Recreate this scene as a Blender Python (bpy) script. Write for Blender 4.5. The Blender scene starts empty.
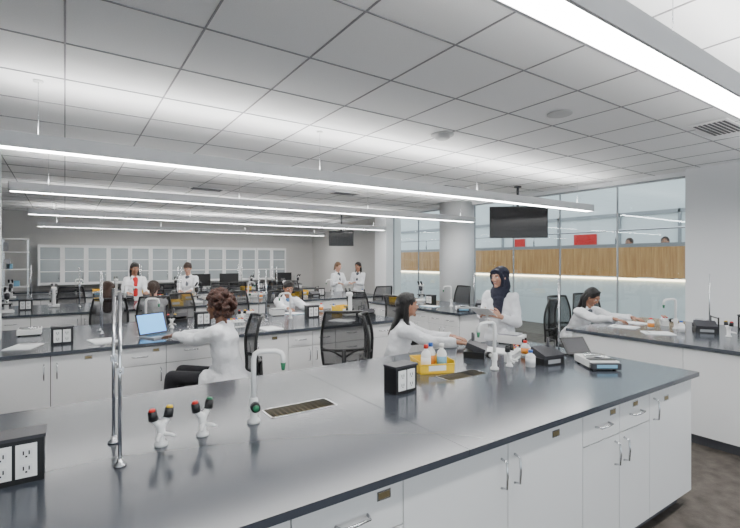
import bpy, bmesh, math, random
from mathutils import Vector, Matrix
random.seed(4)
SC=bpy.context.scene
COL=SC.collection

# ---------------------------------------------------------------- materials
def mat(name,color,rough=0.5,metal=0.0,bump=None,vary=None,emit=None,spec=None,stretch=None):
    m=bpy.data.materials.new(name); m.use_nodes=True
    nt=m.node_tree; b=nt.nodes['Principled BSDF']
    b.inputs['Base Color'].default_value=(*color,1); b.inputs['Roughness'].default_value=rough
    b.inputs['Metallic'].default_value=metal
    if spec is not None: b.inputs['Specular IOR Level'].default_value=spec
    tc=nt.nodes.new('ShaderNodeTexCoord'); mp=nt.nodes.new('ShaderNodeMapping')
    nt.links.new(tc.outputs['Object'],mp.inputs['Vector'])
    if stretch: mp.inputs['Scale'].default_value=stretch
    if vary:
        sc,amt=vary
        n=nt.nodes.new('ShaderNodeTexNoise'); n.inputs['Scale'].default_value=sc; n.inputs['Detail'].default_value=5
        nt.links.new(mp.outputs['Vector'],n.inputs['Vector'])
        r=nt.nodes.new('ShaderNodeMapRange'); r.inputs['From Min'].default_value=.3; r.inputs['From Max'].default_value=.7
        nt.links.new(n.outputs['Fac'],r.inputs['Value'])
        mx=nt.nodes.new('ShaderNodeMix'); mx.data_type='RGBA'
        mx.inputs[6].default_value=(*[c*(1-amt) for c in color],1); mx.inputs[7].default_value=(*[min(1,c*(1+amt)) for c in color],1)
        nt.links.new(r.outputs['Result'],mx.inputs[0]); nt.links.new(mx.outputs[2],b.inputs['Base Color'])
    if bump:
        sc,st,di=bump
        n=nt.nodes.new('ShaderNodeTexNoise'); n.inputs['Scale'].default_value=sc; n.inputs['Detail'].default_value=4
        nt.links.new(mp.outputs['Vector'],n.inputs['Vector'])
        bp=nt.nodes.new('ShaderNodeBump'); bp.inputs['Strength'].default_value=st; bp.inputs['Distance'].default_value=di
        nt.links.new(n.outputs['Fac'],bp.inputs['Height']); nt.links.new(bp.outputs['Normal'],b.inputs['Normal'])
    if emit:
        b.inputs['Emission Color'].default_value=(*emit[0],1); b.inputs['Emission Strength'].default_value=emit[1]
    return m
def mixtransp(name,color,amount,rough=.05,glossy=False):
    m=bpy.data.materials.new(name); m.use_nodes=True; nt=m.node_tree
    if glossy:
        b=nt.nodes.new('ShaderNodeBsdfGlossy'); b.inputs['Color'].default_value=(*color,1); b.inputs['Roughness'].default_value=rough
    else:
        b=nt.nodes['Principled BSDF']; b.inputs['Base Color'].default_value=(*color,1); b.inputs['Roughness'].default_value=rough
    t=nt.nodes.new('ShaderNodeBsdfTransparent'); mx=nt.nodes.new('ShaderNodeMixShader')
    if glossy: t.inputs[0].default_value=(.96,.99,.99,1)
    mx.inputs[0].default_value=amount
    nt.links.new(b.outputs[0],mx.inputs[1]); nt.links.new(t.outputs[0],mx.inputs[2])
    nt.links.new(mx.outputs[0],nt.nodes['Material Output'].inputs['Surface'])
    return m
M_counter=mat('epoxy_counter',(.052,.059,.074),.17,vary=(1.5,.03))
M_cab=mat('cabinet_white',(.80,.80,.80),.4,vary=(2,.01))
M_gap=mat('cabinet_gap',(.08,.08,.08),.8)
M_kick=mat('kick_black',(.08,.08,.09),.7)
M_steel=mat('steel',(.62,.63,.65),.25,1.0)
M_frame=mat('mullion_grey',(.30,.32,.34),.4,.3)
M_chrome=mat('chrome',(.75,.76,.78),.15,1.0)
M_brass=mat('label_brass',(.30,.24,.13),.4,.8)
M_white=mat('white_plastic',(.85,.85,.84),.35)
M_black=mat('black_plastic',(.009,.009,.010),.4)
M_dark=mat('dark_grey_plastic',(.035,.035,.042),.45)
M_grey=mat('grey_plastic',(.30,.31,.33),.45)
M_red=mat('red_plastic',(.6,.02,.015),.4)
M_yellow=mat('yellow_plastic',(.90,.58,.02),.4)
M_green=mat('green_plastic',(.02,.18,.08),.4)
M_blue=mat('blue_plastic',(.03,.12,.45),.4)
M_orange=mat('orange_liquid',(.75,.26,.03),.3)
M_paper=mat('paper',(.86,.87,.88),.8)
M_bluepaper=mat('blue_paper',(.20,.42,.58),.7)
M_floor=mat('floor_carpet',(.085,.072,.062),.85,vary=(9,.4),bump=(90,.3,.01))
M_ceil=mat('ceiling_tile',(.90,.90,.90),.9,vary=(140,.03),bump=(260,.15,.004))
M_grid=mat('ceiling_grid',(.28,.28,.29),.6)
M_wall=mat('wall_paint',(.56,.55,.535),.8,bump=(120,.05,.003))
M_wallw=mat('wall_paint_white',(.80,.81,.82),.8,bump=(120,.05,.003))
M_col=mat('column_paint',(.52,.53,.54),.7,bump=(60,.05,.003))
M_atr=mat('atrium_paint',(.74,.81,.83),.8)
M_lens=mat('lamp_lens',(.9,.9,.9),.5,emit=((1,.99,.97),37))
M_lensup=mat('lamp_uplight',(.9,.9,.9),.5,emit=((1,.99,.97),28))
M_house=mat('lamp_housing',(.62,.62,.63),.4,.0)
M_glass=mixtransp('partition_glass',(.8,.9,.92),.94,.01,True)
M_cabglass=mat('cabinet_glass',(.30,.33,.34),.15)
M_mesh=mixtransp('chair_mesh',(.010,.010,.012),.25,.7)
M_screen=mat('screen_blue',(.1,.4,.8),.3,emit=((.10,.42,.9),1.3))
M_tv=mat('tv_panel',(.004,.004,.005),.2)
M_redwall=mat('red_panel',(.55,.015,.015),.6)
M_coat=mat('lab_coat_cotton',(.83,.84,.87),.85,bump=(14,.8,.02))
M_pants=mat('trousers_black',(.014,.014,.018),.8,bump=(14,.4,.02))
M_shoe=mat('shoe_black',(.02,.02,.02),.5)
M_navy=mat('hijab_navy',(.006,.008,.024),.75,bump=(22,.6,.02))
M_eye=mat('eye_white',(.75,.75,.73),.2)
M_iris=mat('iris_dark',(.02,.012,.008),.15)
M_lip=mat('lips',(.38,.10,.09),.45)
M_teeth=mat('teeth',(.85,.83,.78),.3)
def skinm(n,c):
    m=mat(n,c,.5,vary=(20,.06)); b=m.node_tree.nodes['Principled BSDF']; b.inputs['Subsurface Weight'].default_value=.08
    b.inputs['Subsurface Radius'].default_value=(.02,.008,.004); return m
M_sk1=skinm('skin_light',(.50,.27,.19)); M_sk2=skinm('skin_tan',(.35,.175,.11)); M_sk3=skinm('skin_brown',(.17,.078,.045))
M_hblk=mat('hair_black',(.007,.005,.005),.4,bump=(40,.9,.02),stretch=(6,6,.7))
M_hbrn=mat('hair_brown',(.035,.015,.008),.5,bump=(40,.9,.02),stretch=(6,6,.7))
M_hcurl=mat('hair_curly_brown',(.055,.019,.011),.6,vary=(50,.6),bump=(60,1,.03))
M_hblond=mat('hair_dark_blond',(.14,.07,.03),.5,bump=(40,.9,.02),stretch=(6,6,.7))
M_shred=mat('shirt_red',(.5,.015,.015),.8,bump=(20,.3,.01)); M_shgrey=mat('shirt_grey',(.08,.09,.11),.8,bump=(20,.3,.01))
M_shblk=mat('shirt_black',(.015,.015,.02),.8,bump=(20,.3,.01)); M_shblue=mat('shirt_blue',(.07,.17,.33),.8,bump=(20,.3,.01))
def woodmat():
    m=bpy.data.materials.new('oak_panel'); m.use_nodes=True; nt=m.node_tree; b=nt.nodes['Principled BSDF']
    tc=nt.nodes.new('ShaderNodeTexCoord'); mp=nt.nodes.new('ShaderNodeMapping'); mp.inputs['Scale'].default_value=(14,14,.8)
    n=nt.nodes.new('ShaderNodeTexNoise'); n.inputs['Scale'].default_value=2.0; n.inputs['Detail'].default_value=8
    cr=nt.nodes.new('ShaderNodeValToRGB'); cr.color_ramp.elements[0].color=(.46,.23,.075,1); cr.color_ramp.elements[1].color=(.66,.39,.16,1)
    cr.color_ramp.elements[0].position=.35; cr.color_ramp.elements[1].position=.65
    nt.links.new(tc.outputs['Object'],mp.inputs[0]); nt.links.new(mp.outputs[0],n.inputs['Vector']); nt.links.new(n.outputs['Fac'],cr.inputs[0])
    nt.links.new(cr.outputs[0],b.inputs['Base Color']); b.inputs['Roughness'].default_value=.5
    return m
M_wood=woodmat()
CLOTH=bpy.data.textures.new('cloth_folds','CLOUDS'); CLOTH.noise_scale=.09; CLOTH.noise_depth=1

# ---------------------------------------------------------------- mesh builder
class MB:
    def __init__(s): s.v=[];s.f=[];s.m=[];s.s=[];s.mats=[]
    def mi(s,m):
        if m not in s.mats: s.mats.append(m)
        return s.mats.index(m)
    def add(s,vs,fs,m,smooth=False):
        o=len(s.v); s.v+= [tuple(v) for v in vs]; k=s.mi(m)
        for f in fs: s.f.append([i+o for i in f]); s.m.append(k); s.s.append(smooth)
    def box(s,x0,x1,y0,y1,z0,z1,m):
        x0,x1=min(x0,x1),max(x0,x1);y0,y1=min(y0,y1),max(y0,y1);z0,z1=min(z0,z1),max(z0,z1)
        vs=[(x0,y0,z0),(x1,y0,z0),(x1,y1,z0),(x0,y1,z0),(x0,y0,z1),(x1,y0,z1),(x1,y1,z1),(x0,y1,z1)]
        s.add(vs,[(0,3,2,1),(4,5,6,7),(0,1,5,4),(1,2,6,5),(2,3,7,6),(3,0,4,7)],m)
    def obox(s,c,ax,ay,az,m):
        c=Vector(c);ax=Vector(ax);ay=Vector(ay);az=Vector(az)
        vs=[c+ax*i+ay*j+az*k for k in(-1,1) for (i,j) in((-1,-1),(1,-1),(1,1),(-1,1))]
        s.add(vs,[(0,3,2,1),(4,5,6,7),(0,1,5,4),(1,2,6,5),(2,3,7,6),(3,0,4,7)],m)
    def rings(s,rs,m,smooth=True,capa=True,capb=True):
        n=len(rs[0]); vs=[p for r in rs for p in r]; fs=[]
        for i in range(len(rs)-1):
            for j in range(n):
                k=(j+1)%n; fs.append((i*n+j,i*n+k,(i+1)*n+k,(i+1)*n+j))
        if capa: fs.append(tuple(range(n-1,-1,-1)))
        if capb: fs.append(tuple((len(rs)-1)*n+j for j in range(n)))
        s.add(vs,fs,m,smooth)
    def cyl(s,p0,p1,r0,r1,m,n=16,smooth=True):
        p0=Vector(p0);p1=Vector(p1);a=(p1-p0).normalized();u=a.orthogonal().normalized();w=a.cross(u)
        rs=[[p+(u*math.cos(t)+w*math.sin(t))*r for t in [2*math.pi*j/n for j in range(n)]] for p,r in((p0,r0),(p1,r1))]
        s.rings(rs,m,smooth)
    def tube(s,pts,r,m,n=8,closed=False):
        pts=[Vector(p) for p in pts]; N=len(pts); u=None; rs=[]
        for i,p in enumerate(pts):
            if closed: a=(pts[(i+1)%N]-pts[i-1]).normalized()
            else: a=(pts[min(i+1,N-1)]-pts[max(i-1,0)]).normalized()
            if u is None: u=a.orthogonal().normalized()
            else:
                u=(u-a*u.dot(a)).normalized()
            w=a.cross(u); rr=r[i] if isinstance(r,(list,tuple)) else r
            rs.append([p+(u*math.cos(t)+w*math.sin(t))*rr for t in [2*math.pi*j/n for j in range(n)]])
        if closed: rs.append(rs[0])
        s.rings(rs,m,True,not closed,not closed)
    def revolve(s,c,prof,m,n=20,smooth=True):
        c=Vector(c); rs=[[c+Vector((r*math.cos(t),r*math.sin(t),z)) for t in [2*math.pi*j/n for j in range(n)]] for r,z in prof]
        s.rings(rs,m,smooth)
    def sup(s,c,a,m,e=.3,nu=16,nv=24,X=None,Y=None,Z=None):
        c=Vector(c);X=X or Vector((1,0,0));Y=Y or Vector((0,1,0));Z=Z or Vector((0,0,1))
        g=lambda q,e:math.copysign(abs(q)**e,q); rs=[]
        for i in range(nu+1):
            ph=-math.pi/2+math.pi*i/nu
            ph=max(-math.pi/2+.02,min(math.pi/2-.02,ph))
            rs.append([c+X*(a[0]*g(math.cos(ph),e)*g(math.cos(t),e))+Y*(a[1]*g(math.cos(ph),e)*g(math.sin(t),e))+Z*(a[2]*g(math.sin(ph),e)) for t in [2*math.pi*j/nv for j in range(nv)]])
        s.rings(rs,m)
    def cap(s,p0,r0,p1,r1,m,flat=1,side=None,n=16,flatend=False,k=5):
        p0=Vector(p0);p1=Vector(p1);a=p1-p0
        if a.length<1e-6: a=Vector((0,0,1e-4))
        a.normalize()
        u=(side-a*side.dot(a)).normalized() if side is not None else a.orthogonal().normalized()
        w=a.cross(u); rs=[]
        def ring(c,r): rs.append([c+u*(math.cos(t)*r)+w*(math.sin(t)*r*flat) for t in [2*math.pi*j/n for j in range(n)]])
        fl=min(1,flat+.2)
        for i in range(k):
            th=math.pi/2*(1-(i+.1)/k); ring(p0-a*(r0*math.sin(th)*fl),r0*math.cos(th))
        ring(p0,r0); ring(p1,r1)
        if not flatend:
            for i in range(k-1,-1,-1):
                th=math.pi/2*(1-(i+.1)/k); ring(p1+a*(r1*math.sin(th)*fl),r1*math.cos(th))
        s.rings(rs,m)
    def obj(s,name,loc=(0,0,0),rz=0,parent=None,bevel=0,remesh=0,smooth=0,folds=0):
        me=bpy.data.meshes.new(name); me.from_pydata(s.v,[],s.f)
        for m in s.mats: me.materials.append(m)
        me.polygons.foreach_set('material_index',s.m); me.polygons.foreach_set('use_smooth',s.s); me.update()
        bm=bmesh.new(); bm.from_mesh(me)
        if not remesh: bmesh.ops.recalc_face_normals(bm,faces=bm.faces)
        bm.to_mesh(me); bm.free()
        o=bpy.data.objects.new(name,me); COL.objects.link(o); o.location=loc; o.rotation_euler=(0,0,rz)
        if parent: o.parent=parent
        if bevel:
            b=o.modifiers.new('bevel','BEVEL'); b.width=bevel; b.segments=2; b.limit_method='ANGLE'
        if remesh:
            r=o.modifiers.new('remesh','REMESH'); r.mode='VOXEL'; r.voxel_size=remesh; r.use_smooth_shade=True
            if smooth:
                q=o.modifiers.new('sm','SMOOTH'); q.factor=.5; q.iterations=smooth
            if folds:
                d=o.modifiers.new('folds','DISPLACE'); d.texture=CLOTH; d.strength=folds; d.mid_level=.5; d.texture_coords='LOCAL'
        return o
def inst(o,loc,rz=0):
    c=bpy.data.objects.new(o.name.split('.')[0],o.data); COL.objects.link(c); c.location=loc; c.rotation_euler=(0,0,rz)
    for m in o.modifiers:
        if m.type=='BEVEL':
            b=c.modifiers.new('bevel','BEVEL'); b.width=m.width; b.segments=m.segments; b.limit_method='ANGLE'
    return c
def empty(name,loc):
    e=bpy.data.objects.new(name,None); COL.objects.link(e); e.location=loc; e.empty_display_size=.1; return e

# ---------------------------------------------------------------- room shell
ZC=2.9; XG=7.1; YB=14.0
b=MB(); b.box(-8,13,-4,20,-.1,0,M_floor); b.obj('floor')
b=MB(); b.box(-8,XG+.05,-4,YB+.1,ZC,ZC+.15,M_ceil)
i=-13
while i*.61<XG: b.box(i*.61-.005,i*.61+.005,-4,YB,ZC-.004,ZC+.001,M_grid); i+=1
for j in range(-6,23): b.box(-8,XG,j*.61-.005,j*.61+.005,ZC-.0045,ZC+.001,M_grid)
b.obj('ceiling')
b=MB(); b.box(-8,7.35,YB,YB+.15,0,ZC,M_wall); b.obj('wall_back')
b=MB(); b.box(-8,7.1,YB-.015,YB-.001,0,.1,M_kick); b.obj('baseboard_back')
b=MB(); b.box(-8.15,-8,-4,YB,0,ZC,M_wallw); b.obj('wall_left')
b=MB(); b.box(XG,XG+.2,9.86,YB,0,ZC,M_wall); b.obj('wall_right_rear')
b=MB(); b.box(6.9,7.5,-4,2.61,0,ZC,M_wallw); b.obj('wall_right')
b=MB(); b.box(6.885,6.899,-4,2.61,0,.1,M_kick); b.obj('baseboard_right')
b=MB(); b.box(XG-.05,XG+.12,2.61,YB,ZC-.06,ZC+.35,M_wallw); b.obj('trim_bulkhead')
def glass(n,y0,y1,step):
    b=MB(); b.box(XG-.006,XG+.006,y0,y1,.05,ZC-.06,M_glass)
    k=max(1,round((y1-y0)/step))
    for q in range(k+1):
        yy=y0+(y1-y0)*q/k; b.box(XG-.015,XG+.015,yy-.008,yy+.008,0.05,ZC-.06,M_frame)
    b.box(XG-.025,XG+.025,y0,y1,0.001,.05,M_frame); b.box(XG-.025,XG+.025,y0,y1,ZC-.085,ZC-.061,M_frame)
    b.obj(n)
glass('window_1',2.63,6.54,1.0); glass('window_2',7.36,9.34,1.0)
b=MB(); b.revolve((0,0,0),[(.38,0),(.38,ZC)],M_col,40); b.obj('round_column',(7.0,6.95,0))
b=MB(); b.box(-.25,.25,-.25,.25,0,ZC,M_wallw); b.obj('square_column',(7.1,9.6,0),bevel=.01)
b=MB(); b.box(-.17,.17,-.17,.17,.911,ZC,M_wallw); b.obj('service_column',(-.68,5.45,0),bevel=.006)
# atrium beyond the glass
b=MB()
b.box(10.5,10.7,-2,19,0,1.27,M_atr)
b.box(10.5,10.62,-2,19,1.97,2.05,M_frame)
b.box(10.46,10.499,-2,19,1.235,1.275,mat('strip_warm',(.9,.8,.6),.5,emit=((1,.82,.55),8)))
b.obj('wall_atrium_lower')
b=MB()
y=-2
while y<19:
    b.box(10.47,10.6,y,y+.295,1.30,1.965,M_wood); y+=.3
b.obj('wood_panel_band')
b=MB(); b.box(10.71,13,-2,19,.45,.6,M_wallw); b.obj('balcony_floor')
b=MB(); b.box(13,13.2,-2,19,0,5.5,M_atr)
b.box(12.95,13.0,7.2,7.9,2.0,2.45,M_redwall); b.box(12.95,13.0,9.7,10.1,2.0,2.4,M_redwall)
for yy in (3.5,5,6.5,8.4,10.6,12.5): b.box(12.94,13,yy,yy+.06,.6,3.0,M_frame)
b.box(12.94,13,-2,19,2.9,3.0,M_frame)
b.obj('wall_atrium_upper')
b=MB()
for yy in (1,3.2,5.4,7.6,9.8,12): b.cyl((10.56,yy,2.05),(10.56,yy,2.35),.02,.02,M_steel)
b.cyl((10.56,-2,2.36),(10.56,19,2.36),.022,.022,M_steel); b.obj('balcony_railing')

# ---------------------------------------------------------------- pendant lights
def pendant(y,x0=-.5,x1=6.65):
    b=MB(); h=.065
    b.box(x0,x1,y-h,y-h+.012,2.42,2.52,M_house); b.box(x0,x1,y+h-.012,y+h,2.42,2.52,M_house)
    b.box(x0,x0+.012,y-h,y+h,2.42,2.52,M_house); b.box(x1-.012,x1,y-h,y+h,2.42,2.52,M_house)
    b.box(x0+.012,x1-.012,y-h+.012,y+h-.012,2.425,2.45,M_lens)
    b.box(x0+.012,x1-.012,y-h+.012,y+h-.012,2.49,2.51,M_lensup)
    x=x0+.35
    while x<x1: b.cyl((x,y,2.5),(x,y,ZC),.0018,.0018,M_steel,6); b.revolve((x,y,ZC-.012),[(.03,0),(.03,.011)],M_white,12); x+=2.15
    b.obj('linear_pendant_light')
for y in (.80,3.79,6.17,9.12,12.3): pendant(y)

# ceiling devices
M_dev=mat('device_plastic',(.55,.55,.55),.5)
b=MB(); b.revolve((0,0,0),[(.05,-.05),(.075,-.035),(.08,-.012),(.11,-.012),(.11,0)],M_dev,24); b.obj('smoke_detector',(3.02,3.2,ZC-.005))
b=MB(); b.revolve((0,0,0),[(.09,-.010),(.10,-.006),(.10,0)],M_dev,24); b.obj('ceiling_speaker',(3.4,2.2,ZC-.005))
def vent(x,y):
    b=MB(); b.box(-.28,.28,-.14,.14,-.012,0,M_white)
    for q in range(7): b.box(-.25,.25,-.12+q*.036,-.10+q*.036,-.016,-.0121,M_dark)
    b.obj('ceiling_vent',(x,y,ZC-.005))
vent(4.95,1.6);vent(5.3,5.4);vent(4.2,7.0);vent(2.0,7.9)

# ---------------------------------------------------------------- benches
def fronts(b,O,A,N,mods,rev=1):
    O=Vector(O);A=Vector(A);N=Vector(N);u=0
    def pb(u0,u1,n0,n1,z0,z1,m):
        p=O+A*u0+N*n0;q=O+A*u1+N*n1; b.box(p.x,q.x,p.y,q.y,z0,z1,m)
    def handle(uc,zc,vert):
        L=.065
        if vert: pts=[(0,0,-L),(0,.03,-L+.008),(0,.034,0),(0,.03,L-.008),(0,0,L)]
        else: pts=[(-L,0,0),(-L+.008,.03,0),(0,.034,0),(L-.008,.03,0),(L,0,0)]
        b.tube([O+A*(uc+p[0])+N*(.018+p[1])+Vector((0,0,zc+p[2])) for p in pts],.0055,M_steel,8)
    def label(uc,zc):
        pb(uc-.03,uc+.03,.018,.021,zc-.017,zc+.017,M_steel); pb(uc-.024,uc+.024,.0205,.0225,zc-.011,zc+.011,M_brass)
    for w,k in mods:
        g=.003
        def slab(a,c,z0,z1): pb(u+a+g,u+c-g,0,.018,z0+g,z1-g,M_cab)
        if k=='p': slab(0,w,.1,.87)
        elif k=='dd':
            slab(0,w/2,.1,.87);slab(w/2,w,.1,.87);handle(u+w/2-.045,.74,1);handle(u+w/2+.045,.74,1);label(u+w*.8,.83)
        elif k=='d1':
            slab(0,w,.70,.87);slab(0,w,.1,.70);handle(u+w/2,.785,0);handle(u+w-.05,.60,1);label(u+w*.80,.835)
        elif k=='d1l':
            slab(0,w,.70,.87);slab(0,w,.1,.70);handle(u+w/2,.785,0);handle(u+.05,.60,1);label(u+w*.5,.835)
        elif k=='d2':
            slab(0,w/2,.70,.87);slab(w/2,w,.70,.87);slab(0,w/2,.1,.70);slab(w/2,w,.1,.70)
            handle(u+w/4,.785,0);handle(u+3*w/4,.785,0);handle(u+w/2-.045,.6,1);handle(u+w/2+.045,.6,1)
        elif k=='s': slab(0,w,.1,.87);handle(u+.05,.76,1);label(u+.22,.80)
        elif k=='dr':
            for z0,z1 in((.1,.36),(.36,.53),(.53,.70),(.70,.87)): slab(0,w,z0,z1);handle(u+w/2,(z0+z1)/2+.02,0)
        u+=w
def bench(name,x0,x1,y0,y1,front=None,side=None,back=None,sinks=(),seams=()):
    b=MB(); z0,z1=.88,.91
    sy0,sy1=(y0+y1)/2-.02,(y0+y1)/2+.13
    cuts=sorted(list(seams))
    def strip(a,c,ya,yb):
        xs=[a]+[q for q in cuts if a<q<c]+[c]
        for p,q in zip(xs[:-1],xs[1:]):
            b.box(p+(0.0012 if p!=a else 0),q-(0.0012 if q!=c else 0),ya,yb,z0,z1,M_counter)
    if sinks:
        strip(x0,x1,y0,sy0);strip(x0,x1,sy1,y1)
        a=x0
        for (p,q) in sinks:
            strip(a,p,sy0,sy1);a=q
            b.box(p,q,sy0,sy1,.785,.79,M_dark)
            for (aa,bb,cc,dd) in((p,p+.008,sy0,sy1),(q-.008,q,sy0,sy1),(p,q,sy0,sy0+.008),(p,q,sy1-.008,sy1)): b.box(aa,bb,cc,dd,.79,.912,M_steel)
            n=int((q-p)/.03)
            for r in range(n): b.box(p+.018+r*.03,p+.028+r*.03,sy0+.006,sy1-.006,.865,.872,M_brass)
        strip(a,x1,sy0,sy1)
    else: strip(x0,x1,y0,y1)
    i=.05
    b.box(x0+i,x1-i,y0+i,y1-i,.1,.78,M_cab)
    for (aa,bb,cc,dd) in((x0+i,x0+i+.02,y0+i,y1-i),(x1-i-.02,x1-i,y0+i,y1-i),(x0+i,x1-i,y0+i,y0+i+.02),(x0+i,x1-i,y1-i-.02,y1-i)): b.box(aa,bb,cc,dd,.78,.8799,M_cab)
    b.box(x0+.1,x1-.1,y0+.1,y1-.1,0.001,.1,M_kick)
    if front:
        b.box(x0+i,x1-i,y0+i-.0015,y0+i,.1,.87,M_gap); fronts(b,(front[0],y0+i-.0015,0),(1,0,0),(0,-1,0),front[1])
    if side:
        b.box(x0+i-.0015,x0+i,y0+i,y1-i,.1,.87,M_gap); fronts(b,(x0+i-.0015,y1-i,0),(0,-1,0),(-1,0,0),side)
    return b.obj(name)
bench('lab_bench_island',-3,3.61,1.28,2.89,
      front=(-2.81,[(.6,'dd'),(.6,'dd'),(1.2,'dd'),(.55,'d1'),(.45,'dr'),(.45,'d1'),(1.19,'dd'),(.37,'d1'),(.36,'d1l'),(.60,'s')]),
      sinks=((.83,1.2),(2.02,2.38)),seams=(1.36,))
bench('lab_bench_island',-3,3.61,4.6,6.28,front=(-2.95,[(1.2,'dd'),(1.2,'p'),(.9,'dd'),(.45,'d1'),(.45,'dr'),(.8,'dd'),(.6,'d2'),(.45,'dr'),(.5,'d1')]),seams=(.6,))
bench('lab_bench_island',-3,5.8,7.9,9.55,front=(-2.95,[(1.2,'dd'),(.45,'dr'),(.9,'d2')]*3+[(1.0,'dd')]))
bench('lab_bench_island',-3,5.8,11.1,12.6,front=(-2.95,[(1.2,'dd'),(.45,'dr'),(.9,'d2')]*3+[(1.0,'dd')]))
bench('lab_bench_peninsula',4.68,6.45,-1.5,2.95,side=[(1.1,'p'),(1.1,'p'),(1.1,'p'),(1.05,'p')])
bench('lab_bench_peninsula',4.68,5.88,4.6,7.0,side=[(.6,'d2'),(.45,'dr'),(.6,'d2'),(.65,'d2')])
b=MB(); b.box(-2,6.4,13.35,13.98,.88,.91,M_counter); b.box(-1.98,6.38,13.4,13.98,.1,.88,M_cab); b.box(-1.9,6.3,13.46,13.98,0.001,.1,M_kick)
fronts(b,(-1.98,13.4,0),(1,0,0),(0,-1,0),[(.6,'d2')]*14); b.obj('base_cabinet_run')
b=MB()
x=-.55
b.box(x,x+6.5,13.62,13.98,1.05,2.06,M_cab)
for q in range(13):
    u=x+q*.5
    b.box(u+.045,u+.455,13.605,13.62,1.12,2.0,M_cabglass)
    for zz in (1.38,1.68): b.box(u+.045,u+.455,13.600,13.606,zz,zz+.02,M_cab)
    for (a,c,z0,z1) in((.006,.05,1.06,2.05),(.45,.494,1.06,2.05),(.05,.45,1.06,1.12),(.05,.45,1.99,2.05)): b.box(u+a,u+c,13.59,13.62,z0,z1,M_cab)
    b.cyl((u+.42,13.575,1.2),(u+.42,13.575,1.32),.006,.006,M_steel,8)
b.obj('glass_front_wall_cabinets')
b=MB()
for zz in (.12,.6,1.05,1.45,1.85,2.15): b.box(-1.6,-.7,13.0,13.33,zz,zz+.025,M_white)
for xx in (-1.6,-1.17,-.72):
    for yy in (13.0,13.31): b.box(xx,xx+.02,yy,yy+.02,0,2.17,M_steel)
for q in range(14):
    xx=-1.55+random.random()*.72; zz=random.choice((.625,1.075,1.475,1.875)); b.box(xx,xx+.1,13.05,13.25,zz,zz+.1+random.random()*.15,random.choice((M_white,M_grey,M_bluepaper,M_cab)))
b.obj('storage_shelf')

# ---------------------------------------------------------------- TVs
def tv(x,y,z,rz,w,h):
    b=MB(); b.box(-w/2,w/2,-.02,.03,-h/2,h/2,M_black); b.box(-w/2+.012,w/2-.012,-.0225,-.02,-h/2+.012,h/2-.012,M_tv)
    b.box(-.1,.1,.03,.07,-.1,.1,M_dark); b.cyl((0,.06,0),(0,.06,ZC-z-.002),.02,.02,M_dark); b.revolve((0,.06,ZC-z-.025),[(.06,0),(.06,.02)],M_dark)
    b.obj('ceiling_hung_television',(x,y,z),rz,bevel=.003)
tv(6.15,4.72,2.30,math.radians(-42),.92,.52)
tv(5.75,9.75,2.22,math.radians(-35),.62,.38)

# ---------------------------------------------------------------- props
def gooseneck():
    b=MB(); b.revolve((0,0,0),[(.03,0),(.03,.012),(.018,.022),(.016,.06),(.021,.07),(.021,.11),(.013,.12)],M_white,18)
    pts=[(0,0,.1),(0,0,.30),(.005,0,.322),(.022,0,.333),(.06,0,.334),(.105,0,.330),(.130,0,.320),(.139,0,.30),(.140,0,.27)]
    b.tube(pts,.0125,M_white,10)
    b.cyl((.14,0,.272),(.14,0,.235),.013,.008,M_green,12)
    b.cyl((0,0,.09),(.0,-.05,.09),.013,.013,M_white,12)
    b.cyl((0,-.05,.09),(0,-.078,.09),.024,.022,M_black,12); b.cyl((0,-.078,.09),(0,-.083,.09),.014,.014,M_green,12)
    return b
def turret(c1,c2):
    b=MB(); b.revolve((0,0,0),[(.026,0),(.026,.01),(.016,.02),(.017,.07),(.020,.085),(.012,.1)],M_white,18)
    for s,c in((-1,c1),(1,c2)):
        b.cyl((0,0,.075),(.03*s,0,.115),.014,.013,M_white,12)
        b.cyl((.03*s,0,.112),(.036*s,0,.15),.020,.017,M_black,12); b.cyl((.036*s,0,.15),(.037*s,0,.158),.014,.012,c,12)
        b.tube([(0,0,.05),(.03*s,-.035,.045),(.036*s,-.05,.04)],[.010,.008,.006],M_white,8)
    return b
def pedestal():
    b=MB(); b.box(-.085,.085,-.05,.05,0,.15,M_black); b.box(-.09,.09,-.055,.055,.15,.162,M_dark)
    for s in(-1,1):
        cx=s*.035
        for fy,d in((-.05,-1),(.05,1)):
            b.box(cx-.030,cx+.030,fy,fy+d*.004,.02,.135,M_white)
            for zz in(.05,.103):
                b.box(cx-.018,cx+.018,fy+d*.004,fy+d*.006,zz-.018,zz+.018,M_cab)
                b.box(cx-.010,cx-.006,fy+d*.006,fy+d*.0068,zz-.004,zz+.01,M_black); b.box(cx+.006,cx+.010,fy+d*.006,fy+d*.0068,zz-.004,zz+.01,M_black)
                b.box(cx-.003,cx+.003,fy+d*.006,fy+d*.0068,zz-.013,zz-.007,M_black)
    return b
def rods(L=.65,d=.26):
    b=MB()
    for yy in(0,d):
        b.revolve((0,yy,0),[(.022,0),(.022,.008),(.010,.016),(.010,.03)],M_steel,16); b.cyl((0,yy,.01),(0,yy,L),.0065,.0065,M_chrome,10)
    b.cyl((0,-.02,L*.55),(0,d+.02,L*.55),.005,.005,M_chrome,8)
    for yy in (0,d): b.box(-.012,.012,yy-.012,yy+.012,L*.55-.012,L*.55+.012,M_steel)
    return b
def rod1(L=.65):
    b=MB(); b.revolve((0,0,0),[(.022,0),(.022,.008),(.010,.016),(.010,.03)],M_steel,16); b.cyl((0,0,.01),(0,0,L),.0065,.0065,M_chrome,10); return b
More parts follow.
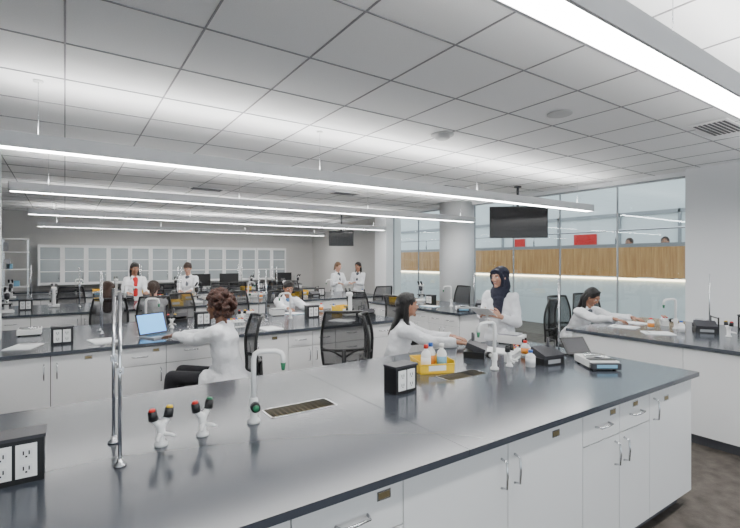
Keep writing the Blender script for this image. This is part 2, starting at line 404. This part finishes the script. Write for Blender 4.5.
def balance():
    b=MB(); b.box(-.1,.1,-.13,.13,.012,.06,M_white); b.box(-.1,.1,-.16,-.11,.01,.05,M_dark); b.box(-.07,.07,-.162,-.158,.02,.042,M_bluepaper)
    b.revolve((0,.03,.06),[(.07,0),(.075,.012),(.075,.016)],M_steel,24)
    for sx in(-.08,.08):
        for sy in(-.1,.1): b.cyl((sx,sy,0),(sx,sy,.014),.012,.012,M_black,8)
    b.box(-.09,.09,-.1,-.04,.06,.066,M_black)
    return b
def microscope():
    b=MB(); b.sup((0,0,.02),(.08,.11,.02),M_white,.3); b.sup((0,.07,.15),(.025,.03,.14),M_white,.4)
    b.box(-.06,.06,-.06,.06,.12,.132,M_black); b.cyl((0,-.01,.29),(0,-.01,.2),.035,.03,M_dark,14); b.cyl((0,-.01,.2),(0,-.01,.145),.012,.008,M_steel,10)
    b.sup((0,.03,.3),(.04,.07,.03),M_white,.5)
    for s in(-.027,.027): b.cyl((s,-.02,.31),(s,-.1,.37),.015,.016,M_black,12)
    for s in(-1,1): b.cyl((s*.03,.07,.1),(s*.055,.07,.1),.02,.02,M_black,12)
    return b
def hotplate():
    b=MB(); b.box(-.085,.085,-.11,.11,.01,.08,M_white); b.box(-.08,.08,-.075,.1,.08,.092,M_grey)
    for s in(-.04,.04): b.cyl((s,-.11,.04),(s,-.125,.04),.018,.016,M_black,14)
    for sx in(-.07,.07):
        for sy in(-.09,.09): b.cyl((sx,sy,0),(sx,sy,.012),.01,.01,M_black,8)
    return b
def meter():
    b=MB(); b.box(-.1,.1,-.08,.08,0,.05,M_black); b.obox((0,-.01,.075),(.095,0,0),(0,.07,.025),(0,-.008,.022),M_dark); b.box(-.06,.06,-.082,-.08,.012,.04,M_grey)
    b.cyl((.12,.03,0),(.12,.03,.16),.008,.008,M_black,10); b.cyl((.12,.03,.15),(.05,.03,.17),.006,.006,M_black,8); b.cyl((.05,.03,.06),(.05,.03,.18),.010,.010,M_dark,10)
    return b
def bottle(capm,liq,h=.18):
    b=MB(); b.revolve((0,0,0),[(.03,0),(.034,.004),(.034,h*.62),(.028,h*.72),(.013,h*.8),(.013,h*.86)],M_white,20)
    b.revolve((0,0,h*.15),[(.0345,0),(.0345,h*.38)],liq,20); b.revolve((0,0,h*.86),[(.016,0),(.016,h*.14),(.012,h*.15)],capm,16)
    return b
def laptop():
    b=MB(); b.box(-.16,.16,-.11,.11,0,.016,M_grey); b.box(-.14,.14,-.03,.09,.016,.0175,M_black); b.box(-.05,.05,-.1,-.045,.016,.0172,M_dark)
    t=math.radians(18); up=Vector((0,math.sin(t),math.cos(t))); n=Vector((0,-math.cos(t),math.sin(t)))
    c=Vector((0,.108,.016))+up*.11; b.obox(c,(.16,0,0),n*.005,up*.108,M_black); b.obox(c+n*.0055,(.148,0,0),n*.001,up*.096,M_screen)
    return b
def tablet():
    b=MB(); t=math.radians(40); up=Vector((0,math.sin(t),math.cos(t))); n=Vector((0,-math.cos(t),math.sin(t)))
    b.box(-.11,.11,-.05,.09,0,.012,M_black); c=Vector((0,.0,.012))+up*.075; b.obox(c,(.11,0,0),n*.006,up*.075,M_black); b.obox(c+n*.0065,(.095,0,0),n*.001,up*.06,M_dark)
    return b
def tuberack():
    b=MB(); b.box(-.12,.12,-.035,.035,0,.008,M_white); b.box(-.12,.12,-.035,.035,.055,.062,M_white)
    for s in(-.118,.112): b.box(s,s+.006,-.035,.035,0,.062,M_white)
    for q in range(7):
        for r in(-.015,.015): b.cyl((-.095+q*.032,r,.008),(-.095+q*.032,r,.09),.008,.008,M_paper,8); b.cyl((-.095+q*.032,r,.09),(-.095+q*.032,r,.102),.009,.009,[M_red,M_blue,M_yellow][q%3],8)
    return b
def notebook(m=None):
    b=MB(); b.box(-.105,.105,-.14,.14,0,.006,m or M_paper); b.box(-.1,.1,-.135,.135,.006,.009,M_paper); b.box(-.07,.07,.08,.1,.009,.0095,M_grey); return b
def tub(w=.14,d=.1,h=.11,m=None):
    m=m or M_yellow; b=MB(); t=.006
    b.box(-w,w,-d,d,0,t,m); b.box(-w,-w+t,-d,d,0,h,m); b.box(w-t,w,-d,d,0,h,m); b.box(-w,w,d-t,d,0,h,m); b.box(-w,w,-d,-d+t,0,h*.72,m)
    b.tube([(-w,-d,h*.72),(-w,d,h),(w,d,h),(w,-d,h*.72)],.006,m,8,closed=True)
    b.box(-w*.5,w*.5,-d-.0015,-d,.02,.055,M_paper)
    return b
def waste():
    b=MB(); b.revolve((0,0,0),[(.06,0),(.075,.2),(.08,.205),(.078,.22),(.05,.235)],M_red,20); return b
def place(bm,name,x,y,deg=0,z=.9102,bevel=0): return bm.obj(name,(x,y,z),math.radians(deg),bevel=bevel)
PED=place(pedestal(),'power_outlet_pedestal',-.145,2.0,0,bevel=.003)
FAU=place(gooseneck(),'lab_faucet',.74,2.07,-12)
TUR=place(turret(M_red,M_yellow),'gas_turret',.33,2.03,15)
place(turret(M_red,M_green),'gas_turret',.50,2.045,20)
ROD=place(rods(),'support_rods',.17,1.91,0)
inst(PED,(1.63,2.08,.9102),math.radians(6))
place(tub(.125,.10,.085),'yellow_bin',2.12,2.35,-20)
for (dx,dy,c,l) in((-.06,-.005,M_red,M_paper),(.015,.03,M_blue,M_orange),(.055,-.04,M_white,M_bluepaper)):
    place(bottle(c,l,.18),'wash_bottle',2.12+dx,2.35+dy,0,z=.9165)
inst(FAU,(2.50,2.12,.9102),math.radians(170))
place(turret(M_black,M_black),'gas_turret',2.66,2.12,15)
ROD1=place(rod1(.62),'support_rod',3.22,2.09)
BAL=place(balance(),'lab_balance',3.2,1.78,-35)
MET=place(meter(),'ph_meter',2.72,2.5,35)
place(tablet(),'tablet_computer',3.44,2.05,-20)
HOT=place(hotplate(),'hotplate',3.42,2.70,20)
RACK=place(tuberack(),'test_tube_rack',2.86,2.25,25)
for (x,y,a) in((3.02,2.55,20),(3.28,2.34,-15)): place(notebook(),'notebook',x,y,a)
BW=place(bottle(M_blue,M_paper,.12),'wash_bottle',2.78,2.03)
BO=place(bottle(M_red,M_orange,.12),'wash_bottle',3.07,2.29)
inst(MET,(2.98,2.04,.9102),math.radians(-10))
place(laptop(),'laptop',.80,4.93,28)
MIC=place(microscope(),'microscope',3.25,5.3,160)
TUBY=place(tub(.12,.09,.09),'yellow_bin',1.55,8.2,0)
JAR=place(waste(),'waste_jar',2.35,8.3)
def row(items,y):
    for n,x,dy,a in items:
        src={'ped':PED,'fau':FAU,'tur':TUR,'rod':ROD,'bal':BAL,'mic':MIC,'hot':HOT,'rack':RACK,'b1':BW,'b2':BO,'met':MET,'tub':TUBY}[n]
        inst(src,(x,y+dy,.9102),math.radians(a))
row([('ped',-.02,-.4,0),('rod',.32,0,0),('fau',.75,.15,10),('tur',1.0,.05,0),('ped',1.35,.1,0),('rod',2.1,0,0),('fau',2.45,.05,160),('rack',2.0,.45,10),('hot',2.45,.5,170),('b1',3.3,.4,0),('ped',2.75,.02,0),('tur',1.8,.02,0),('b2',3.2,.6,0),('met',3.35,-.42,160),('b1',1.65,.3,0),('rack',1.6,-.3,5),('met',1.15,.5,180),('bal',-.3,.4,180)],5.42)
row([('ped',-.5,0,0),('mic',-.15,.3,180),('rod',.2,0,0),('fau',.85,.05,0),('bal',1.2,.4,170),('tur',1.4,0,0),('rod',1.75,0,0),('mic',1.95,-.3,10),('hot',2.3,.3,180),('ped',2.6,0,0),('fau',3.0,0,10),('rack',3.2,.4,0),('b2',3.3,.1,0),('rod',3.6,0,0),('mic',3.9,.3,180),('met',4.3,-.3,0),('ped',4.6,0,0),('fau',4.9,0,170),('hot',5.3,-.2,0),('b1',5.5,-.3,0),('met',.45,-.45,10),('mic',-.7,-.3,10),('rack',2.7,-.4,0),
     ('tub',.55,.55,0),('met',.95,.6,180),('b2',1.5,.6,0),('b1',1.62,.62,0),('tub',2.0,.62,0),('met',2.75,.62,180),('b2',3.2,.65,0),('tub',4.4,.5,10),('met',4.85,.5,180),('b1',3.4,-.3,0),('tub',3.75,-.4,0)],8.7)
row([('mic',-.9,-.3,0),('rod',-.6,0,0),('hot',-.2,.2,0),('fau',.2,.3,0),('bal',.6,-.3,0),('mic',1.0,.3,180),('rod',1.5,0,0),('ped',1.9,0,0),('mic',2.2,-.3,0),('fau',2.8,.1,0),('hot',3.1,.3,0),('rod',3.9,0,0),('mic',4.1,-.2,0),('ped',4.4,0,0),('bal',4.7,.3,0),('mic',5.4,-.3,0),('rack',5.5,.2,0),('tub',1.35,-.45,0),('tub',3.85,-.5,0),('met',1.8,-.45,0),('tub',.65,.3,0)],11.85)
inst(TUBY,(3.4,5.75,.9102),.2); place(notebook(M_bluepaper),'notebook',2.7,5.95,20)
for x,y,a in ((.3,4.95,10),(-.3,5.0,-20),(1.9,4.8,5),(2.9,4.9,30)): place(notebook(),'notebook',x,y,a)
def monitor():
    b=MB(); b.box(-.13,.13,-.07,.07,0,.012,M_black); b.cyl((0,.02,.01),(0,.02,.2),.015,.015,M_black); b.box(-.23,.23,-.02,.015,.13,.43,M_black); b.box(-.22,.22,-.0215,-.02,.14,.42,M_tv); return b
MON=place(monitor(),'computer_monitor',3.45,11.45,170)
for x,y,a in ((4.9,11.4,175),(2.75,11.4,185)): inst(MON,(x,y,.9102),math.radians(a))
# right peninsula
inst(ROD1,(5.85,1.98,.9102)); inst(ROD1,(5.05,1.3,.9102)); inst(FAU,(5.62,2.22,.9102),math.radians(150))
inst(MET,(5.65,1.95,.9102),math.radians(-60)); inst(BAL,(6.15,2.15,.9102),math.radians(-70)); inst(PED,(6.25,1.75,.9102),math.radians(90))
inst(RACK,(5.9,2.45,.9102),.5); inst(BO,(5.45,2.4,.9102)); inst(BW,(5.45,2.1,.9102)); inst(TUR,(5.5,1.7,.9102),1)
inst(MET,(5.95,1.45,.9102),math.radians(-80))
for x,y,a in ((5.3,2.62,10),(5.75,2.72,-15),(5.15,2.2,40)): place(notebook(),'notebook',x,y,a)
# peninsula 2
inst(ROD1,(5.3,4.9,.9102)); inst(FAU,(5.3,5.4,.9102),2); inst(PED,(5.3,5.9,.9102),1.57); inst(MIC,(5.5,6.4,.9102),-1); inst(BAL,(5.0,4.85,.9102),-.7); inst(MET,(5.6,5.0,.9102),-1)
place(notebook(M_bluepaper),'notebook',5.0,5.6,15); inst(TUBY,(5.0,6.5,.9102),1.4)

# ---------------------------------------------------------------- chair
def chairmesh():
    b=MB()
    b.sup((0,.0,.485),(.235,.23,.04),M_black,.45,10,28)
    b.box(-.12,.12,-.12,.12,.42,.45,M_dark)
    def bp(u,v):
        w=.205+.03*math.sin(v*math.pi)-.02*v
        return Vector((u*w,-.285-.06*v+.055*u*u -.02*math.cos(v*5),.62+.54*v))
    nu,nv=10,10; vs=[bp(-1+2*i/nu,j/nv) for j in range(nv+1) for i in range(nu+1)]
    fs=[(j*(nu+1)+i,j*(nu+1)+i+1,(j+1)*(nu+1)+i+1,(j+1)*(nu+1)+i) for j in range(nv) for i in range(nu)]
    b.add(vs,fs,M_mesh,True)
    per=[bp(-1+2*i/10,0) for i in range(10)]+[bp(1,j/10) for j in range(10)]+[bp(1-2*i/10,1) for i in range(10)]+[bp(-1,1-j/10) for j in range(10)]
    b.tube(per,.015,M_black,8,closed=True)
    b.tube([bp(-1+2*i/8,.28)+Vector((0,-.012,0)) for i in range(9)],.014,M_black,8)
    b.tube([(0,-.08,.43),(0,-.22,.42),(0,-.32,.47),(0,-.34,.6),(0,-.335,.78)],[.03,.028,.026,.024,.02],M_black,10)
    for s in(-1,1): b.tube([(0,-.335,.70),(s*.1,-.325,.76),bp(s*.95,.3)],.011,M_black,8)
    b.cyl((0,0,.43),(0,0,.27),.02,.02,M_chrome); b.cyl((0,0,.28),(0,0,.09),.032,.034,M_black)
    b.tube([(.19*math.cos(t),.19*math.sin(t),.24) for t in [2*math.pi*q/24 for q in range(24)]],.009,M_dark,8,closed=True)
    for q in range(3):
        t=2*math.pi*q/3+.5; b.cyl((.03*math.cos(t),.03*math.sin(t),.24),(.19*math.cos(t),.19*math.sin(t),.24),.007,.007,M_dark,8)
    for q in range(5):
        t=2*math.pi*q/5+.3; c,s=math.cos(t),math.sin(t)
        b.tube([(.02*c,.02*s,.115),(.15*c,.15*s,.10),(.28*c,.28*s,.078)],[.024,.02,.014],M_black,8)
        b.cyl((.28*c-.02*s,.28*s+.02*c,.03),(.28*c+.02*s,.28*s-.02*c,.03),.03,.03,M_black,12); b.cyl((.28*c,.28*s,.03),(.28*c,.28*s,.08),.008,.008,M_black,8)
    return b
def yawof(f): return math.atan2(f[1],f[0])-math.pi/2
CH=chairmesh().obj('mesh_back_lab_chair',(1.18,4.10,0),yawof((-.90,.12)))
for x,y,f in ((2.47,4.15,(.5,.9)),(2.60,3.38,(.78,-.62)),(.5,7.27,(0,1)),(1.08,7.27,(.1,1)),(1.55,7.1,(.3,-1)),(2.3,7.05,(0,-1)),(2.95,6.80,(0,-1)),
    (4.2,6.25,(1,.3)),(4.25,5.25,(1,-.1)),(6.25,6.35,(-1,.1)),(5.3,3.85,(-.3,1)),(5.8,3.52,(-.1,-1)),(6.5,3.6,(-.5,-1)),
    (3.2,7.35,(0,1)),(.1,10.6,(0,1)),(3.3,10.6,(0,1)),(4.3,10.5,(.2,1)),(5.2,7.45,(0,1)),(1.8,10.7,(0,1)),(4.6,9.98,(0,-1)),(2.9,9.98,(0,-1))):
    inst(CH,(x,y,0),yawof(f))

# ---------------------------------------------------------------- people
Z=Vector((0,0,1))
def person(name,x,y,face,z0=0,sit=False,lean=0,hy=0,hp=0,hands=None,hair='long',hm=None,sk=None,shirt=None,pants=None,fine=1,coat=None,palm=None,curl=.35,smile=False,sc=1.0,legs=None,cf=.62,bk=1.0):
    hm=hm or M_hblk;sk=sk or M_sk2;shirt=shirt or M_shgrey;pants=pants or M_pants;coat=coat or M_coat
    root=empty(name,(x,y,z0)); base=Vector((x,y,z0))
    F=Vector((face[0],face[1],0)).normalized();R=F.cross(Z)
    V=lambda r,f,u:R*r+F*f+Z*u
    hz=(.625 if sit else .87*sc)
    H=V(0,-.06 if sit else 0,hz); l=math.radians(lean); D=F*math.sin(l)+Z*math.cos(l); N=F*math.cos(l)-Z*math.sin(l)
    NB=H+D*.49*sc
    S={s:H+D*.425*sc+R*.150*s for s in(-1,1)}
    l2=l*.6; DH=F*math.sin(l2)+Z*math.cos(l2)
    HC=NB+DH*.155+F*.02
    a=math.radians(hy); HF0=F*math.cos(a)+R*math.sin(a); HR=HF0.cross(Z); p=math.radians(hp); HF=HF0*math.cos(p)-Z*math.sin(p); HU=HR.cross(HF)
    h=lambda r,f,u:HC+HR*r+HF*f+HU*u
    W={}
    for s in(-1,1):
        if hands and hands.get(s) is not None: W[s]=Vector(hands[s])-base
        else: W[s]=S[s]+R*.07*s+F*.05-Z*.50
    E={}
    for s in(-1,1):
        A,B=.275,.25; d=W[s]-S[s]; L=d.length
        if L>A+B-.01: W[s]=S[s]+d.normalized()*(A+B-.01); d=W[s]-S[s]; L=d.length
        dn=d.normalized(); ca=(A*A+L*L-B*B)/(2*A*L); ca=max(-1,min(1,ca)); pole=R*s*.30-Z*1.0-F*.35; pole=(pole-dn*pole.dot(dn)).normalized()
        E[s]=S[s]+dn*(A*ca)+pole*(A*math.sqrt(max(0,1-ca*ca)))
    c=MB()
    c.cap(H-D*.03,.160*bk,H+D*.14,.138*bk,coat,.80,R,20); c.cap(H+D*.12,.138*bk,H+D*.34,.150*bk,coat,.70,R,20)
    c.cap(H+D*.3,.142*bk,H+D*.42*sc,.100,coat,.66,R,20)
    for s in(-1,1):
        c.cap(NB-D*.035+R*.03*s,.046,S[s],.058,coat,.9,F); c.cap(S[s],.060*bk,E[s],.052*bk,coat)
        fd=(W[s]-E[s]).normalized(); c.cap(E[s],.052*bk,W[s]-fd*.015,.043,coat,flatend=True)
        c.cap(NB-D*.005+R*.055*s+N*.015,.018,H+D*.27+N*.106+R*.015*s,.024,coat,.45,R)
        c.cap(NB+D*.012+R*.05*s-N*.03,.016,NB-D*.005+R*.055*s+N*.03,.018,coat)
        c.cap(H+D*.06+R*.09*s+N*.108,.045,H-D*.03+R*.1*s+N*.112,.045,coat,.3,R)
    c.cap(NB+D*.012-R*.05-N*.03,.016,NB+D*.012+R*.05-N*.03,.016,coat)
    hip={s:H+R*.09*s-Z*.02 for s in(-1,1)}
    if sit:
        lf=legs or (.42,0,0)
        KN={s:H+F*(.40+lf[2])+R*(.11*s+lf[1])-Z*(.045-lf[2]) for s in(-1,1)}
        AN={s:Vector((KN[s].x,KN[s].y,.10))+F*(lf[0]-.42)+R*.01*s for s in(-1,1)}
        for s in(-1,1): c.cap(hip[s],.105,hip[s]+(KN[s]-hip[s])*cf,.094,coat,.95,R,flatend=True)
        c.cap(H-F*.02,.155*bk,H-F*.03-Z*.03,.17*bk,coat,.8,R)
        c.cap(H-F*.12-Z*.02,.12,H-F*.13-Z*.055,.12,coat,.4,R)
        if bk>1.1: c.cap(H-F*.02+R*.13,.08,H-F*.06+R*.19-Z*.22,.07,coat,.5,F,flatend=True); c.cap(H-F*.02-R*.13,.08,H-F*.06-R*.19-Z*.20,.07,coat,.5,F,flatend=True)
    else:
        KN={s:H+R*.085*s-Z*.42*sc+F*.015 for s in(-1,1)}; AN={s:H+R*.09*s-Z*.79*sc-F*.01 for s in(-1,1)}
        c.cap(H+D*.05,.155,H-Z*.34*sc,.195,coat,.78,R,20,flatend=True)
    c.obj('lab_coat',parent=root,remesh=.010 if fine else .016,smooth=2,folds=.030)
    t=MB()
    for s in(-1,1):
        t.cap(hip[s],.080,KN[s],.060,pants); t.cap(KN[s],.060,AN[s]+Z*.02,.040,pants,flatend=True)
    t.cap(hip[-1],.08,hip[1],.08,pants)
    t.obj('trousers',parent=root,remesh=.014,smooth=2)
    t=MB()
    for s in(-1,1):
        ft=Vector((AN[s].x,AN[s].y,.04)); t.cap(ft-F*.03,.036,ft+F*.15,.034,M_shoe,.8,R); t.cap(ft,.038,AN[s]+Z*.03,.036,M_shoe)
    t.obj('shoes',parent=root,remesh=.010,smooth=1)
    t=MB()
    if shirt is M_shred: t.cap(H+D*.12+N*.108,.04,NB-D*.05+N*.07,.05,shirt,.6,R)
    else: t.cap(H+D*.29+N*.102,.034,NB-D*.03+N*.045,.05,shirt,.5,R)
    t.obj('shirt',parent=root,remesh=.01,smooth=2)
    g=MB(); X,Y,ZZ=HR,HF,HU
    g.sup(h(0,-.012,.02),(.073,.090,.085),sk,1,14,20,X,Y,ZZ); g.sup(h(0,.028,-.052),(.051,.053,.055),sk,1,12,18,X,Y,ZZ)
    g.sup(h(0,.028,-.01),(.062,.060,.08),sk,1,12,18,X,Y,ZZ)
    g.cap(h(0,.080,.018),.008,h(0,.096,-.020),.011,sk); 
    for s in(-1,1):
        g.sup(h(.011*s,.089,-.024),(.009,.010,.007),sk,1,8,10,X,Y,ZZ); g.sup(h(.074*s,-.005,-.008),(.010,.018,.030),sk,1,8,10,X,Y,ZZ)
        g.cap(h(.014*s,.080,.030),.008,h(.044*s,.066,.030),.007,sk); g.sup(h(.036*s,.062,-.022),(.022,.02,.018),sk,1,8,12,X,Y,ZZ)
    g.sup(h(0,.070,-.093),(.022,.016,.016),sk,1,8,12,X,Y,ZZ)
    g.cap(NB-D*.05,.052,h(0,-.018,-.055),.048,sk)
    g.obj('head',parent=root,remesh=.0055 if fine else .009,smooth=2)
    e=MB()
    for s in(-1,1):
        e.sup(h(.030*s,.0745,.010),(.014,.0110,.0075),M_eye,1,8,12,X,Y,ZZ); e.sup(h(.030*s,.0815,.010),(.0062,.0045,.0065),M_iris,1,8,10,X,Y,ZZ)
        e.cap(h(.015*s,.084,.033),.0035,h(.045*s,.069,.033),.0025,M_iris); e.cap(h(.018*s,.084,.019),.002,h(.042*s,.075,.018),.002,M_iris)
    if smile:
        e.tube([h(-.024,.074,-.044),h(-.012,.084,-.053),h(0,.088,-.056),h(.012,.084,-.053),h(.024,.074,-.044)],[.003,.005,.006,.005,.003],M_lip,8)
        e.tube([h(-.017,.082,-.047),h(0,.0885,-.051),h(.017,.082,-.047)],[.002,.004,.002],M_teeth,8)
    else:
        e.tube([h(-.021,.076,-.050),h(-.01,.084,-.049),h(0,.086,-.050),h(.01,.084,-.049),h(.021,.076,-.050)],[.002,.005,.0055,.005,.002],M_lip,8)
    e.obj('eyes_and_mouth',parent=root)
    q=MB()
    if hair=='hijab':
        q.sup(h(0,-.026,.026),(.090,.104,.094),hm,1,14,22,X,Y,ZZ)
        ring=[h(.074*math.sin(t),.040+.016*math.cos(t),-.012+.093*math.cos(t)) for t in [2*math.pi*k/24 for k in range(24)]]
        for k in range(24): q.cap(ring[k],.021,ring[(k+1)%24],.021,hm,n=8,k=3)
        for s in(-1,1): q.cap(h(.045*s,-.03,-.02),.05,h(.045*s,-.03,-.11),.055,hm)
        q.cap(h(0,-.01,-.105),.075,NB-D*.03+N*.015,.105,hm,.8,R); q.cap(NB-D*.02+N*.01,.11,NB-D*.13+N*.045,.085,hm,.75,R)
        q.cap(NB-D*.08+N*.085-R*.02,.06,H+D*.24+N*.125-R*.02,.045,hm,.5,R); q.cap(NB-D*.03-N*.04,.1,NB-D*.12-N*.06,.08,hm,.6,R)
    else:
        q.sup(h(0,-.022,.032),(.083,.096,.088),hm,1,14,22,X,Y,ZZ)
        for s in(-1,1): q.cap(h(.018*s,.030,.095),.020,h(.064*s,.006,.05),.021,hm,n=10); q.cap(h(.064*s,.004,.05),.020,h(.070*s,-.02,-.01),.02,hm,n=10)
        q.cap(h(0,-.06,.0),.068,h(0,-.055,-.05),.05,hm)
        if hair=='long':
            q.cap(h(0,-.065,0),.07,h(0,-.07,-.09),.072,hm,.7,R); q.cap(h(0,-.07,-.08),.072,NB-D*.14-N*.09,.060,hm,.5,R)
            for s in(-1,1):
                q.cap(h(.064*s,-.025,.03),.026,h(.064*s,-.028,-.09),.028,hm); q.cap(h(.064*s,-.028,-.09),.028,NB-D*.12+R*.075*s+N*.06,.024,hm)
        if hair=='tied':
            q.sup(h(0,-.115,.03),(.035,.035,.035),hm,1,8,12,X,Y,ZZ); q.cap(h(0,-.12,.02),.03,h(0,-.13,-.13),.02,hm)
        if hair=='curly':
            rr=random.Random(3)
            for k in range(230):
                th=rr.uniform(0,2*math.pi); ph=rr.uniform(-1.1,1.5)
                d=Vector((math.cos(ph)*math.cos(th),math.cos(ph)*math.sin(th),math.sin(ph)))
                if d.y>.3 and d.z<.55: continue
                rad=rr.uniform(.95,1.25)
                q.sup(h(d.x*.100*rad,-.035+d.y*.112*rad,.010+d.z*.112*rad),(.02,.02,.02),hm,1,6,8)
    q.obj('hijab' if hair=='hijab' else 'hair',parent=root,remesh=.007 if fine else .011,smooth=(0 if hair=='curly' else 2),folds=.012)
    hb=MB()
    for s in(-1,1):
        w=W[s]; fd=(w-E[s]).normalized()
        pm=palm[s] if palm else 'down'
        if pm=='down':
            hd=(Vector((fd.x,fd.y,0)).normalized()-Z*.12).normalized() if hands and hands.get(s) is not None else fd
            pn=-Z if abs(hd.z)<.8 else -R*s
        else: hd=(fd-R*s*.25+Z*.1).normalized(); pn=-R*s
        pn=(pn-hd*pn.dot(hd)).normalized(); sv=hd.cross(pn)
        want=(-R*s) if pm=='down' and abs(hd.z)<.8 else (Z if pm!='down' else F)
        if sv.dot(want)<0: sv=-sv
        hb.cap(w-hd*.02,.026,w+hd*.02,.028,sk,.75,sv,12); hb.cap(w+hd*.02,.030,w+hd*.07,.038,sk,.36,sv,14)
        for off,L in((.030,.070),(.010,.079),(-.010,.073),(-.029,.058)):
            p0=w+hd*.082+sv*off; an=curl*.4; r=.0082
            for m_,fr in enumerate((.45,.31,.24)):
                d=hd*math.cos(an)+pn*math.sin(an)+sv*(off*3); p1=p0+d.normalized()*L*fr
                hb.cap(p0,r,p1,r*.9,sk,n=8,k=3); p0=p1; r*=.9; an+=curl
        p0=w+hd*.03+sv*.027; d1=(hd*.65+sv*.75+pn*.25).normalized(); p1=p0+d1*.038; d2=(hd*.9+sv*.35+pn*.35).normalized()
        hb.cap(p0,.013,p1,.0105,sk,n=8,k=3); hb.cap(p1,.0105,p1+d2*.030,.0085,sk,n=8,k=3)
    hb.obj('hands',parent=root,remesh=.0036 if fine else .006,smooth=1)
    return root
person('seated_student_curly_hair',1.18,4.10,(-.83,.56),sit=True,lean=9,hp=10,hy=6,hands={1:(.93,4.63,.965),-1:(.74,4.58,.965)},hair='curly',hm=M_hcurl,sk=M_sk3,legs=(.50,0,.07),cf=.45,bk=1.14)
person('seated_student_long_hair',2.62,3.36,(.78,-.62),sit=True,lean=12,hp=4,hy=-12,hands={1:(2.86,2.80,.955),-1:(3.02,2.84,.955)},hair='long',hm=M_hblk,sk=M_sk2,bk=1.05)
P=Vector((3.98,3.28,0)); f=Vector((-.97,-.25,0)).normalized(); r=f.cross(Z)
person('standing_woman_hijab',P.x,P.y,(f.x,f.y),lean=3,hp=8,hy=14,hands={1:tuple(P+f*.27+r*.10+Z*1.09),-1:tuple(P+f*.27-r*.12+Z*1.09)},hair='hijab',hm=M_navy,sk=M_sk1,shirt=M_navy,palm={1:'in',-1:'in'},curl=.6,smile=True,sc=.985)
b=MB()
q=P+f*.39+Z*1.13; up=(Z*.45+f*.9).normalized(); b.obox(q,r*.105,up*.14,up.cross(r)*.002,M_paper); b.obox(q-up.cross(r)*.003+r*.01,r*.105,up*.14,up.cross(r)*.001,M_paper)
b.obj('paper_sheets')
person('seated_student_leaning',5.80,3.5,(-.15,-1),sit=True,lean=30,hp=38,hy=-8,hands={1:(5.57,2.84,.955),-1:(5.90,2.80,.955)},hair='long',hm=M_hblk,sk=M_sk2,bk=1.05)
person('seated_student_writing',2.95,6.80,(-.05,-1),sit=True,lean=20,hp=22,hy=5,hands={1:(2.75,6.18,.955),-1:(3.1,6.18,.955)},hair='short',hm=M_hblk,sk=M_sk2,shirt=M_shblue,bk=1.08)
person('seated_student_back_view',.5,7.3,(.1,1),sit=True,lean=6,hp=10,hands={1:(.68,7.95,.955),-1:(.4,7.95,.955)},hair='long',hm=M_hbrn,fine=0)
person('seated_student_back_view',1.08,7.3,(.2,1),sit=True,lean=12,hp=14,hands={1:(1.25,7.95,.955),-1:(.95,7.95,.955)},hair='tied',hm=M_hbrn,sk=M_sk1,fine=0)
person('standing_student_red_shirt',1.15,10.1,(.1,-1),lean=3,hp=14,hands={1:(1.0,9.72,1.05),-1:(1.32,9.72,1.05)},hair='long',hm=M_hblk,sk=M_sk2,shirt=M_shred,fine=0)
person('standing_student_reading',2.2,10.15,(-.5,-1),lean=8,hp=28,hands={1:(1.95,9.8,1.05),-1:(2.15,9.75,1.05)},hair='tied',hm=M_hbrn,sk=M_sk1,fine=0)
person('standing_student',5.85,10.15,(.2,-1),lean=4,hp=16,hands={1:(5.7,9.78,1.1),-1:(6.02,9.78,1.1)},hair='tied',hm=M_hblond,sk=M_sk1,fine=0)
person('standing_student',6.55,10.15,(-.9,-.5),lean=6,hp=12,hands={1:(6.2,10.15,1.1),-1:(6.25,9.9,1.1)},hair='long',hm=M_hblk,sk=M_sk2,fine=0)
person('visitor_on_balcony',11.6,5.6,(-1,.2),z0=.6,coat=M_shblk,hair='short',hm=M_hbrn,fine=0)
person('visitor_on_balcony',11.6,4.8,(-1,-.2),z0=.6,coat=M_shgrey,hair='long',hm=M_hbrn,fine=0)

# ---------------------------------------------------------------- world, camera
w=bpy.data.worlds.new('world'); SC.world=w; w.use_nodes=True
bg=w.node_tree.nodes['Background']; bg.inputs[0].default_value=(.86,.94,1,1); bg.inputs[1].default_value=2.0
cam=bpy.data.cameras.new('camera'); co=bpy.data.objects.new('camera',cam); COL.objects.link(co)
co.location=(0,0,1.68); co.rotation_euler=(math.radians(90),0,math.radians(-34.2)); cam.lens=21.84; cam.sensor_width=36; cam.shift_y=-4/740
cam.clip_start=.05
SC.camera=co
